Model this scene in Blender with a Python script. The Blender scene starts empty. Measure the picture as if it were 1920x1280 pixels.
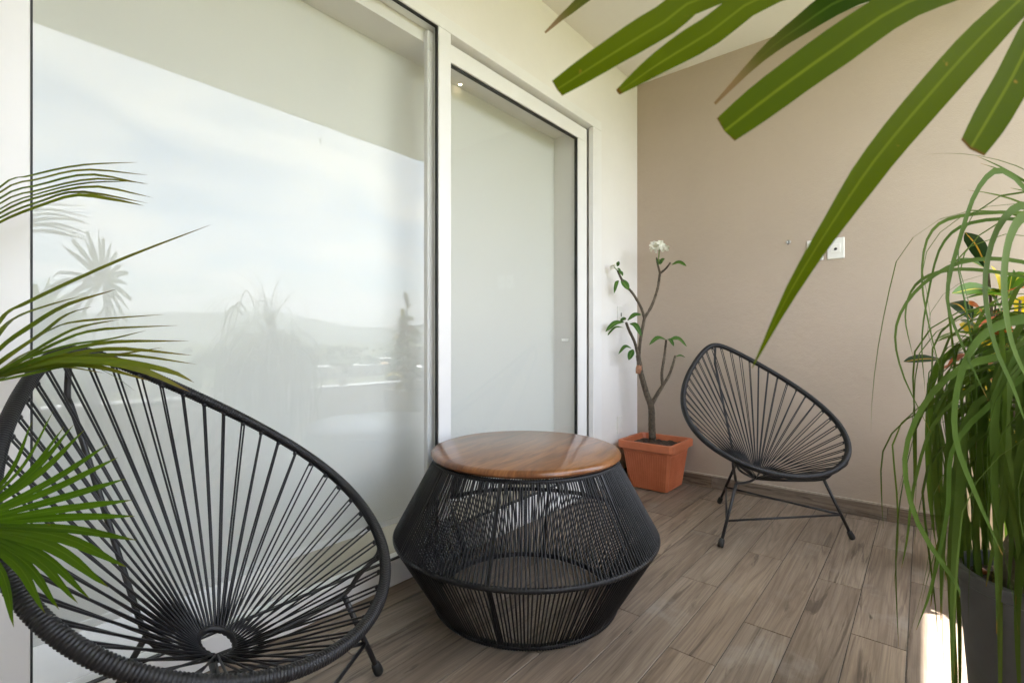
import bpy, math, random
from mathutils import Vector, Matrix, noise as mnoise
R_ = math.radians
random.seed(7)
scene = bpy.context.scene
COL = scene.collection

# ------------------------------------------------------------------ camera, sky, sun, exposure
CAM = Vector((-3.215, -1.546, 0.93)); YAW = R_(40.0); FPX = 920.0
FW = Vector((math.cos(YAW), math.sin(YAW), 0)); RT = Vector((math.sin(YAW), -math.cos(YAW), 0)); UP = Vector((0, 0, 1))
cd = bpy.data.cameras.new('camera'); cam = bpy.data.objects.new('camera', cd); COL.objects.link(cam)
cam.location = CAM; cam.rotation_euler = (R_(90), 0, YAW - R_(90))
cd.sensor_width = 36; cd.lens = FPX / 1920 * 36; cd.clip_start = .02; cd.clip_end = 90000
cd.dof.use_dof = True; cd.dof.focus_distance = 2.0; cd.dof.aperture_fstop = 9.0
scene.camera = cam

SUN = Vector((0.878, -0.74, 2.73)).normalized()
SUN_EL = math.asin(SUN.z); SUN_AZ = math.atan2(SUN.x, SUN.y)
world = bpy.data.worlds.new('World'); scene.world = world; world.use_nodes = True
wn = world.node_tree.nodes; wl = world.node_tree.links; wn.clear()
w_out = wn.new('ShaderNodeOutputWorld'); w_bg = wn.new('ShaderNodeBackground'); w_bg.inputs['Strength'].default_value = 0.12
sky = wn.new('ShaderNodeTexSky'); sky.sky_type = 'NISHITA'; sky.sun_disc = False
sky.sun_elevation = SUN_EL; sky.sun_rotation = SUN_AZ; sky.air_density = 1.0; sky.dust_density = 1.2; sky.ozone_density = 1.0
tc = wn.new('ShaderNodeTexCoord'); sep = wn.new('ShaderNodeSeparateXYZ'); wl.new(tc.outputs['Generated'], sep.inputs[0])
def wmath(op, a, b=None):
    n = wn.new('ShaderNodeMath'); n.operation = op
    for i, v in enumerate((a, b)):
        if v is None: continue
        if isinstance(v, (int, float)): n.inputs[i].default_value = v
        else: wl.new(v, n.inputs[i])
    return n.outputs[0]
zz = wmath('ADD', wmath('MAXIMUM', sep.outputs[2], 0.0), 0.12)
comb = wn.new('ShaderNodeCombineXYZ')
wl.new(wmath('DIVIDE', sep.outputs[0], zz), comb.inputs[0]); wl.new(wmath('DIVIDE', sep.outputs[1], zz), comb.inputs[1])
cn = wn.new('ShaderNodeTexNoise'); cn.inputs['Scale'].default_value = 1.35; cn.inputs['Detail'].default_value = 9
cn.inputs['Roughness'].default_value = .58; cn.inputs['Distortion'].default_value = .5
wl.new(comb.outputs[0], cn.inputs['Vector'])
cr = wn.new('ShaderNodeValToRGB'); cr.color_ramp.elements[0].position = .36; cr.color_ramp.elements[0].color = (.0,)*3 + (1,)
cr.color_ramp.elements[1].position = .62; cr.color_ramp.elements[1].color = (1, 1, 1, 1)
wl.new(cn.outputs['Fac'], cr.inputs[0])
cmix = wn.new('ShaderNodeMixRGB'); cmix.inputs['Color2'].default_value = (7.6, 7.6, 7.7, 1)
wl.new(cr.outputs[0], cmix.inputs['Fac']); wl.new(sky.outputs[0], cmix.inputs['Color1'])
wl.new(cmix.outputs[0], w_bg.inputs['Color']); wl.new(w_bg.outputs[0], w_out.inputs[0])

sd = bpy.data.lights.new('sun', 'SUN'); sd.energy = 5.0; sd.angle = R_(.55); sd.color = (1, .95, .87)
so = bpy.data.objects.new('sun', sd); COL.objects.link(so); so.rotation_euler = SUN.to_track_quat('Z', 'Y').to_euler()

vs = scene.view_settings
scene.display_settings.display_device = 'sRGB'
vs.view_transform = 'Standard'; vs.look = 'None'; vs.gamma = 1; vs.use_curve_mapping = False
vs.exposure = 3.05
scene.cycles.max_bounces = 14; scene.cycles.diffuse_bounces = 6; scene.cycles.transparent_max_bounces = 24
scene.cycles.caustics_reflective = False; scene.cycles.caustics_refractive = False

# ------------------------------------------------------------------ helpers
def at(px, py, dep):
    """world point that lies dep metres along the viewing axis at a pixel of the photograph"""
    return CAM + dep * (FW + (px - 960) / FPX * RT + (640 - py) / FPX * UP)

class MB:
    def __init__(s): s.v = []; s.f = []; s.uv = {}
    def box(s, a, b, ch=0.0):
        (x0, y0, z0), (x1, y1, z1) = a, b
        n = len(s.v)
        if ch <= 0:
            s.v += [(x, y, z) for z in (z0, z1) for y in (y0, y1) for x in (x0, x1)]
            s.f += [tuple(n + i for i in q) for q in ((0,2,3,1),(4,5,7,6),(0,1,5,4),(2,6,7,3),(0,4,6,2),(1,3,7,5))]
        else:   # chamfered upper and outer edges
            c = ch
            import itertools
            pts = []
            for sx, sy, sz in itertools.product((0, 1), repeat=3):
                X = (x0, x1)[sx]; Y = (y0, y1)[sy]; Z = (z0, z1)[sz]
                dx = c if sx == 0 else -c; dy = c if sy == 0 else -c; dz = c if sz == 0 else -c
                pts += [(X, Y + dy, Z + dz), (X + dx, Y, Z + dz), (X + dx, Y + dy, Z)]
            s.v += pts
            ix = lambda sx, sy, sz, k: n + ((sx * 2 + sy) * 2 + sz) * 3 + k
            for sg in (0, 1):
                q = [ix(sg, 0, 0, 0), ix(sg, 1, 0, 0), ix(sg, 1, 1, 0), ix(sg, 0, 1, 0)]; s.f.append(tuple(q if sg else q[::-1]))
                q = [ix(0, sg, 0, 1), ix(0, sg, 1, 1), ix(1, sg, 1, 1), ix(1, sg, 0, 1)]; s.f.append(tuple(q if sg else q[::-1]))
                q = [ix(0, 0, sg, 2), ix(1, 0, sg, 2), ix(1, 1, sg, 2), ix(0, 1, sg, 2)]; s.f.append(tuple(q if sg else q[::-1]))
            for a_, b_ in ((0, 0), (0, 1), (1, 0), (1, 1)):
                s.f.append((ix(a_, b_, 0, 0), ix(a_, b_, 1, 0), ix(a_, b_, 1, 1), ix(a_, b_, 0, 1)))
                s.f.append((ix(a_, 0, b_, 0), ix(a_, 1, b_, 0), ix(a_, 1, b_, 2), ix(a_, 0, b_, 2)))
                s.f.append((ix(0, a_, b_, 1), ix(1, a_, b_, 1), ix(1, a_, b_, 2), ix(0, a_, b_, 2)))
            for sx, sy, sz in itertools.product((0, 1), repeat=3):
                s.f.append((ix(sx, sy, sz, 0), ix(sx, sy, sz, 1), ix(sx, sy, sz, 2)))
        return s
    def tube(s, pts, rad, n=8, closed=False, cap=True):
        pts = [Vector(p) for p in pts]; m = len(pts)
        rr = rad if isinstance(rad, (list, tuple)) else [rad] * m
        T = []
        for i in range(m):
            a = pts[(i - 1) % m] if (closed or i > 0) else pts[i]; b = pts[(i + 1) % m] if (closed or i < m - 1) else pts[i]
            t = (b - a); T.append(t.normalized() if t.length > 1e-9 else Vector((0, 0, 1)))
        nrm = T[0].orthogonal().normalized(); base = len(s.v)
        for i in range(m):
            nrm = (nrm - T[i] * nrm.dot(T[i])).normalized(); bi = T[i].cross(nrm)
            for k in range(n):
                an = 2 * math.pi * k / n
                s.v.append(tuple(pts[i] + rr[i] * (math.cos(an) * nrm + math.sin(an) * bi)))
        off = 0
        if closed:   # best matching start vertex for the seam
            p0 = Vector(s.v[base + (m - 1) * n])
            off = min(range(n), key=lambda k: (Vector(s.v[base + k]) - p0).length)
        for i in range(m - (0 if closed else 1)):
            j = (i + 1) % m; o = off if (closed and i == m - 1) else 0
            for k in range(n):
                s.f.append((base + i * n + k, base + i * n + (k + 1) % n, base + j * n + (k + 1 + o) % n, base + j * n + (k + o) % n))
        if cap and not closed:
            s.f.append(tuple(base + k for k in range(n))[::-1]); s.f.append(tuple(base + (m - 1) * n + k for k in range(n)))
        return s
    def lathe(s, prof, c=(0, 0, 0), n=32, cap=True):
        base = len(s.v); m = len(prof)
        for r, z in prof:
            for k in range(n):
                a = 2 * math.pi * k / n; s.v.append((c[0] + r * math.cos(a), c[1] + r * math.sin(a), c[2] + z))
        for i in range(m - 1):
            for k in range(n):
                s.f.append((base + i * n + k, base + i * n + (k + 1) % n, base + (i + 1) * n + (k + 1) % n, base + (i + 1) * n + k))
        if cap:
            s.f.append(tuple(base + k for k in range(n))[::-1]); s.f.append(tuple(base + (m - 1) * n + k for k in range(n)))
        return s
    def ball(s, c, r, n=8, m=5, sq=(1, 1, 1)):
        c = Vector(c); base = len(s.v)
        for i in range(m + 1):
            th = math.pi * i / m
            for k in range(n):
                a = 2 * math.pi * k / n
                s.v.append((c.x + r * sq[0] * math.sin(th) * math.cos(a), c.y + r * sq[1] * math.sin(th) * math.sin(a), c.z - r * sq[2] * math.cos(th)))
        for i in range(m):
            for k in range(n):
                s.f.append((base + i * n + k, base + i * n + (k + 1) % n, base + (i + 1) * n + (k + 1) % n, base + (i + 1) * n + k))
        return s
    def leaf(s, pts, widths, sides, normals, fold=.15, seg=12):
        """folded ribbon: three points across, uv = (across, along)"""
        m = len(pts); base = len(s.v)
        for i in range(m):
            p = pts[i]; w = widths[i] / 2; sd_ = sides[i]; nn = normals[i]
            s.v += [tuple(p - sd_ * w + nn * fold * w), tuple(p), tuple(p + sd_ * w + nn * fold * w)]
        for i in range(m - 1):
            for k in (0, 1):
                a = base + i * 3 + k
                s.uv[len(s.f)] = [(k / 2, i / (m - 1)), ((k + 1) / 2, i / (m - 1)), ((k + 1) / 2, (i + 1) / (m - 1)), (k / 2, (i + 1) / (m - 1))]
                s.f.append((a, a + 1, a + 4, a + 3))
        return s
    def mesh(s, name, m, smooth=False):
        me = bpy.data.meshes.new(name); me.from_pydata([tuple(v) for v in s.v], [], s.f); me.update()
        if s.uv:
            ul = me.uv_layers.new(name='UVMap')
            for p in me.polygons:
                q = s.uv.get(p.index)
                if q:
                    for k, li in enumerate(p.loop_indices): ul.data[li].uv = q[k]
        if m is not None: me.materials.append(m)
        if smooth: me.shade_smooth() if smooth is True else me.shade_smooth()
        if smooth == 'auto':
            try: me.set_sharp_from_angle(angle=R_(38))
            except Exception: pass
        return me
    def build(s, name, m, parent=None, smooth=False):
        return link(name, s.mesh(name, m, smooth), parent)

def link(name, data, parent=None):
    o = bpy.data.objects.new(name, data); COL.objects.link(o)
    if parent is not None: o.parent = parent
    return o
def tag(o, label=None, cat=None, group=None, kind=None):
    if label: o['label'] = label
    if cat: o['category'] = cat
    if group: o['group'] = group
    if kind: o['kind'] = kind
    return o
def empty(name, loc=(0, 0, 0), rz=0.0):
    o = bpy.data.objects.new(name, None); COL.objects.link(o); o.location = loc; o.rotation_euler = (0, 0, rz); o.empty_display_size = .1
    return o
def copy_tree(o, parent=None):
    c = o.copy(); COL.objects.link(c)
    if parent is not None: c.parent = parent
    for ch in list(KIDS.get(o.name, [])): copy_tree(ch, c)
    return c
KIDS = {}
def index_kids(o):
    KIDS[o.name] = list(o.children)
    for c in o.children: index_kids(c)

def spline(ctrl, n):
    """Catmull-Rom through control points, n samples"""
    P = [Vector(p) for p in ctrl]; P = [2 * P[0] - P[1]] + P + [2 * P[-1] - P[-2]]
    out = []; k = len(P) - 3
    for i in range(n):
        t = i / (n - 1) * k; j = min(int(t), k - 1); t -= j
        a, b, c, d = P[j:j + 4]
        out.append(.5 * (2 * b + (c - a) * t + (2 * a - 5 * b + 4 * c - d) * t * t + (3 * b - 3 * c + d - a) * t ** 3))
    return out

# ------------------------------------------------------------------ materials
class NT:
    def __init__(s, name):
        s.m = bpy.data.materials.new(name); s.m.use_nodes = True; s.t = s.m.node_tree; s.n = s.t.nodes; s.l = s.t.links
        s.b = s.n['Principled BSDF']; s.out = s.n['Material Output']
    def new(s, t, **kw):
        n = s.n.new('ShaderNode' + t)
        for k, v in kw.items():
            if hasattr(n, k): setattr(n, k, v)
            else: s.set(n, k.replace('_', ' '), v)
        return n
    def set(s, n, k, v):
        i = n.inputs[k] if k in n.inputs else None
        if i is None: raise KeyError(k)
        if hasattr(v, 'is_output'): s.l.new(v, i)
        else: i.default_value = v
    def coord(s, kind='Object', scale=(1, 1, 1), rnd=0.0):
        c = s.new('TexCoord'); m = s.new('Mapping'); m.inputs['Scale'].default_value = scale
        s.l.new(c.outputs[kind], m.inputs[0])
        if rnd:
            oi = s.new('ObjectInfo'); vm = s.new('VectorMath', operation='SCALE'); cb = s.new('CombineXYZ')
            for k, f in enumerate((1.0, 7.31, 3.77)):
                mm = s.math('MULTIPLY', oi.outputs['Random'], f * rnd); s.l.new(mm, cb.inputs[k])
            s.l.new(cb.outputs[0], m.inputs['Location'])
        return m.outputs[0]
    def math(s, op, a, b=None, c=None, clamp=False):
        n = s.new('Math', operation=op); n.use_clamp = clamp
        for i, v in enumerate((a, b, c)):
            if v is None: continue
            if hasattr(v, 'is_output'): s.l.new(v, n.inputs[i])
            else: n.inputs[i].default_value = v
        return n.outputs[0]
    def noise(s, vec, scale, detail=4, rough=.55, dist=0.0):
        n = s.new('TexNoise'); s.l.new(vec, n.inputs['Vector'])
        n.inputs['Scale'].default_value = scale; n.inputs['Detail'].default_value = detail
        n.inputs['Roughness'].default_value = rough; n.inputs['Distortion'].default_value = dist
        return n.outputs['Fac']
    def ramp(s, fac, stops):
        n = s.new('ValToRGB'); el = n.color_ramp.elements
        while len(el) > 1: el.remove(el[-1])
        el[0].position = stops[0][0]; el[0].color = tuple(stops[0][1]) + (1,)
        for p, c in stops[1:]:
            e = el.new(p); e.color = tuple(c) + (1,)
        s.l.new(fac, n.inputs[0]); return n.outputs[0]
    def mix(s, fac, a, b, mode='MIX'):
        n = s.new('MixRGB', blend_type=mode)
        for i, v in enumerate((fac, a, b)):
            if hasattr(v, 'is_output'): s.l.new(v, n.inputs[i])
            else: n.inputs[i].default_value = v if i == 0 else tuple(v) + (1,)
        return n.outputs[0]
    def bump(s, h, strength=.2, dist=.01):
        n = s.new('Bump'); n.inputs['Strength'].default_value = strength; n.inputs['Distance'].default_value = dist
        s.l.new(h, n.inputs['Height']); s.l.new(n.outputs[0], s.b.inputs['Normal']); return n
    def base(s, col=None, rough=None, **kw):
        if col is not None: s.set(s.b, 'Base Color', col if hasattr(col, 'is_output') else tuple(col) + (1,))
        if rough is not None: s.set(s.b, 'Roughness', rough)
        for k, v in kw.items(): s.set(s.b, k.replace('_', ' '), v)
        return s.m

def grey(v): return (v, v, v)
def plain(name, col, rough=.5, var=.08, scale=30, bump=.0, bdist=.002, **kw):
    t = NT(name); v = t.coord('Object')
    f = t.noise(v, scale, 5)
    lo = tuple(c * (1 - var) for c in col); hi = tuple(min(1, c * (1 + var)) for c in col)
    c = t.ramp(f, [(.3, lo), (.7, hi)])
    if bump: t.bump(f, bump, bdist)
    return t.base(c, rough, **kw)

def wall_paint(name, col, b=.25):
    t = NT(name); v = t.coord('Object')
    big = t.noise(v, 1.7, 4, .6); fine = t.noise(v, 190, 3, .6); med = t.noise(v, 26, 4, .6)
    c = t.ramp(big, [(.25, tuple(k * .955 for k in col)), (.75, tuple(min(.95, k * 1.03) for k in col))])
    c = t.mix(t.math('MULTIPLY', med, .17), c, tuple(k * .80 for k in col))
    h = t.math('ADD', t.math('MULTIPLY', fine, .5), t.math('MULTIPLY', med, .9))
    t.bump(h, b, .004)
    return t.base(c, .75, Specular_IOR_Level=.25)
M = {}
M['tan'] = wall_paint('tan_plaster', (.458, .378, .308), .7)
M['white_wall'] = wall_paint('white_plaster', (.80, .78, .757), .2)
M['ceiling'] = wall_paint('ceiling_paint', (.79, .765, .73), .2)
M['frame'] = plain('white_aluminium', (.78, .775, .765), .32, .02, 6)
M['gasket'] = plain('black_rubber_gasket', (.012, .012, .012), .55, .1)
M['white_plastic'] = plain('white_plastic', (.76, .75, .72), .3, .03)
M['dark_plastic'] = plain('dark_hole', (.03, .03, .03), .5)
M['chrome'] = plain('chromed_steel', (.5, .5, .5), .2, .05, Metallic=1.0)
M['cord'] = plain('black_vinyl_cord', (.009, .009, .011), .45, .25, 60, Specular_IOR_Level=.35)
M['black_steel'] = plain('black_powder_coated_steel', (.012, .012, .014), .42, .2, 40)
M['rubber'] = plain('black_rubber', (.012, .012, .012), .6, .2)
M['conc_pot'] = plain('grey_resin_pot', (.075, .078, .085), .5, .15, 14, .15)
M['cream_pot'] = plain('cream_planter', (.62, .50, .34), .55, .07, 10, .1)
M['interior'] = plain('interior_white', (.72, .70, .65), .7, .03, 3)
M['beige_floor'] = plain('beige_interior_tile', (.33, .285, .23), .35, .06, 4)
M['parapet'] = wall_paint('parapet_paint', (.74, .71, .66), .2)
M['grout'] = plain('dark_grout', (.085, .073, .061), .9, .25, 60)
M['lamp'] = None

def mk_glass(name, f0=.045, tint=(.982, .988, .982), spec=(.95, .97, 1.0)):
    t = NT(name); t.n.remove(t.b)
    geo = t.new('NewGeometry'); dot = t.new('VectorMath', operation='DOT_PRODUCT')
    t.l.new(geo.outputs['Normal'], dot.inputs[0]); t.l.new(geo.outputs['Incoming'], dot.inputs[1])
    co = t.math('ABSOLUTE', dot.outputs['Value'])
    p5 = t.math('POWER', t.math('SUBTRACT', 1.0, co, clamp=True), 5.0)
    fr = t.math('ADD', t.math('MULTIPLY', p5, 1 - f0), f0, clamp=True)
    tr = t.new('BsdfTransparent'); tr.inputs[0].default_value = tint + (1,)
    gl = t.new('BsdfGlossy'); gl.inputs['Roughness'].default_value = 0.0; gl.inputs['Color'].default_value = spec + (1,)
    mx = t.new('MixShader'); t.l.new(fr, mx.inputs[0]); t.l.new(tr.outputs[0], mx.inputs[1]); t.l.new(gl.outputs[0], mx.inputs[2])
    t.l.new(mx.outputs[0], t.out.inputs[0]); return t.m
M['glass'] = mk_glass('window_glass', .026)
M['guard_glass'] = mk_glass('guard_glass', .04)

def mk_translucent(name, col, amt, rough=.8):
    t = NT(name); t.base(col, rough)
    tl = t.new('BsdfTranslucent'); tl.inputs[0].default_value = col + (1,)
    mx = t.new('MixShader'); mx.inputs[0].default_value = amt
    t.l.new(t.b.outputs[0], mx.inputs[1]); t.l.new(tl.outputs[0], mx.inputs[2]); t.l.new(mx.outputs[0], t.out.inputs[0]); return t.m
M['blind'] = mk_translucent('blind_fabric', (.77, .772, .745), .2)

def mk_plank():
    t = NT('wood_look_porcelain'); oi = t.new('ObjectInfo')
    v = t.coord('Object', (1, 1, 1), 37.0)
    sc = t.new('Mapping'); sc.inputs['Scale'].default_value = (.7, 9.0, 1.0); t.l.new(v, sc.inputs[0])
    warp = t.noise(sc.outputs[0], 2.2, 5, .6, 1.2)
    fine = t.new('Mapping'); fine.inputs['Scale'].default_value = (1.6, 150.0, 1.0); t.l.new(v, fine.inputs[0])
    fib = t.noise(fine.outputs[0], 1.6, 5, .65, .4)
    # cathedral grain: distance field bent by noise
    gm = t.new('Mapping'); gm.inputs['Scale'].default_value = (.42, 6.5, 1.0); t.l.new(v, gm.inputs[0])
    low = t.noise(gm.outputs[0], 1.25, 2, .45, .35)
    rings = t.math('ABSOLUTE', t.math('SUBTRACT', t.math('FRACT', t.math('MULTIPLY', low, 21.0)), .5))
    rings = t.math('MULTIPLY', rings, 2.0)
    dark = t.new('Mapping'); dark.inputs['Scale'].default_value = (.8, 12.0, 1.0); dark.inputs['Location'].default_value = (5.1, 2.3, 0); t.l.new(v, dark.inputs[0])
    dk = t.noise(dark.outputs[0], 1.5, 6, .62, 1.6)
    col = t.ramp(warp, [(.22, (.140, .105, .079)), (.42, (.232, .183, .141)), (.60, (.312, .255, .201)), (.78, (.220, .175, .136))])
    tone = t.ramp(oi.outputs['Random'], [(0, (.80, .78, .76)), (.35, (1.0, .96, .92)), (.7, (1.10, 1.06, 1.0)), (1, (.92, .93, .95))])
    col = t.mix(1.0, col, tone, 'MULTIPLY')
    col = t.mix(t.math('MULTIPLY', t.math('POWER', rings, 2.2), .40), col, (.100, .072, .052))
    col = t.mix(t.ramp(fib, [(.42, grey(0)), (.70, grey(.50))]), col, (.100, .073, .053))
    col = t.mix(t.ramp(dk, [(.585, grey(0)), (.655, grey(.75))]), col, (.065, .046, .034))
    pale = t.noise(v, 3.1, 6, .7, .2)
    col = t.mix(t.ramp(pale, [(.57, grey(0)), (.78, grey(.62))]), col, (.35, .325, .295))
    kn = t.noise(t.coord('Object', (2.2, 9, 1), 91.0), 2.6, 3, .5, .4); col = t.mix(t.ramp(kn, [(.70, grey(0)), (.76, grey(.8))]), col, (.045, .033, .026))
    h = t.math('ADD', t.math('MULTIPLY', fib, -.5), t.math('MULTIPLY', rings, -.3))
    t.bump(h, .22, .002)
    r = t.ramp(pale, [(.3, grey(.36)), (.7, grey(.52))])
    return t.base(col, r, Specular_IOR_Level=.45)
M['plank'] = mk_plank()

def mk_tabletop():
    t = NT('lacquered_parota_wood'); v = t.coord('Object')
    m1 = t.new('Mapping'); m1.inputs['Scale'].default_value = (2.2, 13, 3); m1.inputs['Rotation'].default_value = (0, 0, R_(-38)); t.l.new(v, m1.inputs[0])
    g = t.noise(m1.outputs[0], 1.3, 6, .6, 1.3)
    m2 = t.new('Mapping'); m2.inputs['Scale'].default_value = (9, 190, 9); m2.inputs['Rotation'].default_value = (0, 0, R_(-38)); t.l.new(v, m2.inputs[0])
    fb = t.noise(m2.outputs[0], 1, 4, .6)
    c = t.ramp(g, [(.25, (.075, .026, .009)), (.45, (.175, .064, .021)), (.62, (.27, .110, .036)), (.8, (.145, .050, .017))])
    c = t.mix(t.ramp(fb, [(.45, grey(0)), (.75, grey(.5))]), c, (.09, .03, .01))
    t.bump(fb, .03, .001)
    return t.base(c, .30, Coat_Weight=.45, Coat_Roughness=.07, Specular_IOR_Level=.35)
M['tabletop'] = mk_tabletop()

def mk_terracotta():
    t = NT('terracotta_plastic'); v = t.coord('Object'); n = t.noise(v, 9, 6, .6); d = t.noise(v, 60, 4)
    c = t.ramp(n, [(.3, (.46, .125, .050)), (.7, (.58, .180, .080))])
    c = t.mix(t.ramp(d, [(.62, grey(0)), (.8, grey(.25))]), c, (.50, .27, .18))
    t.bump(d, .06, .002); return t.base(c, .5)
M['terracotta'] = mk_terracotta()
def mk_soil():
    t = NT('potting_soil'); v = t.coord('Object'); n = t.noise(v, 70, 6, .7); b = t.noise(v, 22, 5, .7)
    c = t.ramp(n, [(.3, (.018, .012, .008)), (.55, (.06, .04, .026)), (.75, (.16, .11, .075))])
    t.bump(b, .9, .02); return t.base(c, .95)
M['soil'] = mk_soil()

def mk_leaf(name, c1, c2, tip=None, tipstart=.85, rib=None, trans=.32, rough=.42, spots=0.0, tail=None, spec=.2):
    t = NT(name); uvn = t.new('TexCoord'); sp = t.new('SeparateXYZ'); t.l.new(uvn.outputs['UV'], sp.inputs[0])
    oi = t.new('ObjectInfo'); v = t.coord('Object', (1, 1, 1), 13.0)
    n = t.noise(v, 14, 4, .6)
    f = t.math('ADD', t.math('MULTIPLY', oi.outputs['Random'], .6), t.math('MULTIPLY', n, .5), clamp=True)
    c = t.mix(f, c1, c2)
    # fine lengthwise veins
    vv = t.math('ABSOLUTE', t.math('SUBTRACT', t.math('FRACT', t.math('MULTIPLY', sp.outputs[0], 17.0)), .5))
    c = t.mix(t.math('MULTIPLY', vv, .55), c, tuple(k * .6 for k in c1))
    if rib:
        d = t.math('ABSOLUTE', t.math('SUBTRACT', sp.outputs[0], .5))
        c = t.mix(t.ramp(d, [(.02, grey(1)), (.06, grey(0))]), c, rib)
    if spots:
        s2 = t.noise(v, 55, 3, .6); c = t.mix(t.ramp(s2, [(.70, grey(0)), (.76, grey(spots))]), c, (.35, .20, .03))
    if tip:
        e = t.math('ADD', sp.outputs[1], t.math('MULTIPLY', t.math('SUBTRACT', n, .5), .07))
        if tail: c = t.mix(t.ramp(e, [(tipstart - .3, grey(0)), (tipstart, grey(.8))]), c, tail)
        c = t.mix(t.ramp(e, [(tipstart, grey(0)), (min(1, tipstart + .13), grey(1))]), c, tip)
    t.base(c, rough, Specular_IOR_Level=spec)
    h = t.math('MULTIPLY', vv, 1.0); t.bump(h, .25, .001)
    tl = t.new('BsdfTranslucent'); mc = t.mix(1.0, c, (1.35, 1.45, .7), 'MULTIPLY'); t.l.new(mc, tl.inputs[0])
    mx = t.new('MixShader'); mx.inputs[0].default_value = trans
    t.l.new(t.b.outputs[0], mx.inputs[1]); t.l.new(tl.outputs[0], mx.inputs[2]); t.l.new(mx.outputs[0], t.out.inputs[0]); return t.m
M['fan_leaf'] = mk_leaf('fan_palm_leaf', (.056, .092, .0015), (.120, .158, .003), (.13, .07, .012), .993, (.16, .20, .012), .45, .5, .9, None, .035)
M['dry_tip'] = mk_leaf('fan_palm_leaf_dry', (.03, .07, .005), (.06, .11, .01), (.28, .18, .11), .80, (.10, .16, .02), .3, .5, .5, (.14, .13, .03), .07)
M['feather_leaf'] = mk_leaf('feather_palm_leaf', (.070, .140, .008), (.175, .185, .012), (.16, .085, .02), .90, (.10, .15, .02), .3, .45, .5, (.15, .125, .016))
M['low_leaf'] = mk_leaf('low_palm_leaf', (.045, .120, .004), (.092, .180, .006), (.19, .18, .015), .93, (.11, .20, .015), .35, .45, .3, None, .1)
M['strap_leaf'] = mk_leaf('ponytail_leaf', (.050, .095, .016), (.105, .150, .034), (.26, .13, .03), .965, None, .3, .45, .0, None, .05)
M['strap_dry'] = mk_leaf('ponytail_leaf_dry', (.20, .13, .03), (.30, .20, .06), (.20, .10, .03), .9, None, .3, .6, .0, None, .1)
M['plumeria_leaf'] = mk_leaf('plumeria_leaf', (.030, .095, .018), (.075, .16, .03), None, .9, (.16, .25, .07), .3, .35)
M['croton_green'] = mk_leaf('croton_leaf_green', (.03, .09, .012), (.13, .24, .02), None, .9, (.55, .45, .05), .35, .3)
M['croton_dark'] = mk_leaf('croton_leaf_dark', (.010, .030, .010), (.02, .045, .014), None, .9, (.48, .26, .03), .1, .28)
M['croton_yellow'] = mk_leaf('croton_leaf_yellow', (.55, .40, .02), (.68, .50, .04), None, .9, (.20, .28, .03), .4, .3)
M['croton_red'] = mk_leaf('croton_leaf_red', (.36, .075, .02), (.50, .14, .03), None, .9, (.05, .03, .01), .3, .3)
M['petal'] = mk_translucent('white_petal', (.82, .82, .74), .3, .5)
M['petiole'] = plain('green_petiole', (.12, .17, .03), .45, .2)
def mk_bark(name, lo, hi, sc=30):
    t = NT(name); v = t.coord('Object'); n = t.noise(v, sc, 5, .65); s2 = t.noise(v, sc * 4.5, 3)
    c = t.ramp(n, [(.3, lo), (.7, hi)]); c = t.mix(t.ramp(s2, [(.62, grey(0)), (.68, grey(.7))]), c, (.34, .30, .24))
    t.bump(n, .7, .008); return t.base(c, .85)
M['bark'] = mk_bark('plumeria_bark', (.035, .027, .019), (.135, .105, .072), 42)
M['bark2'] = mk_bark('palm_bark', (.09, .07, .05), (.20, .165, .12), 18)
M['healed'] = mk_bark('healed_cut_bark', (.30, .12, .06), (.46, .24, .14), 50)
M['pebble'] = plain('grey_pebbles', (.20, .19, .18), .7, .4, 50, .6, .01)
M['wood_blade'] = plain('fan_blade_wood', (.30, .22, .15), .45, .15, 8)
def mk_em(name, col, s):
    t = NT(name); t.base((.8, .8, .8), .4); t.set(t.b, 'Emission Color', col + (1,)); t.set(t.b, 'Emission Strength', s); return t.m
M['lamp'] = mk_em('downlight_lens', (1, .78, .5), 2.2)

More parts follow.
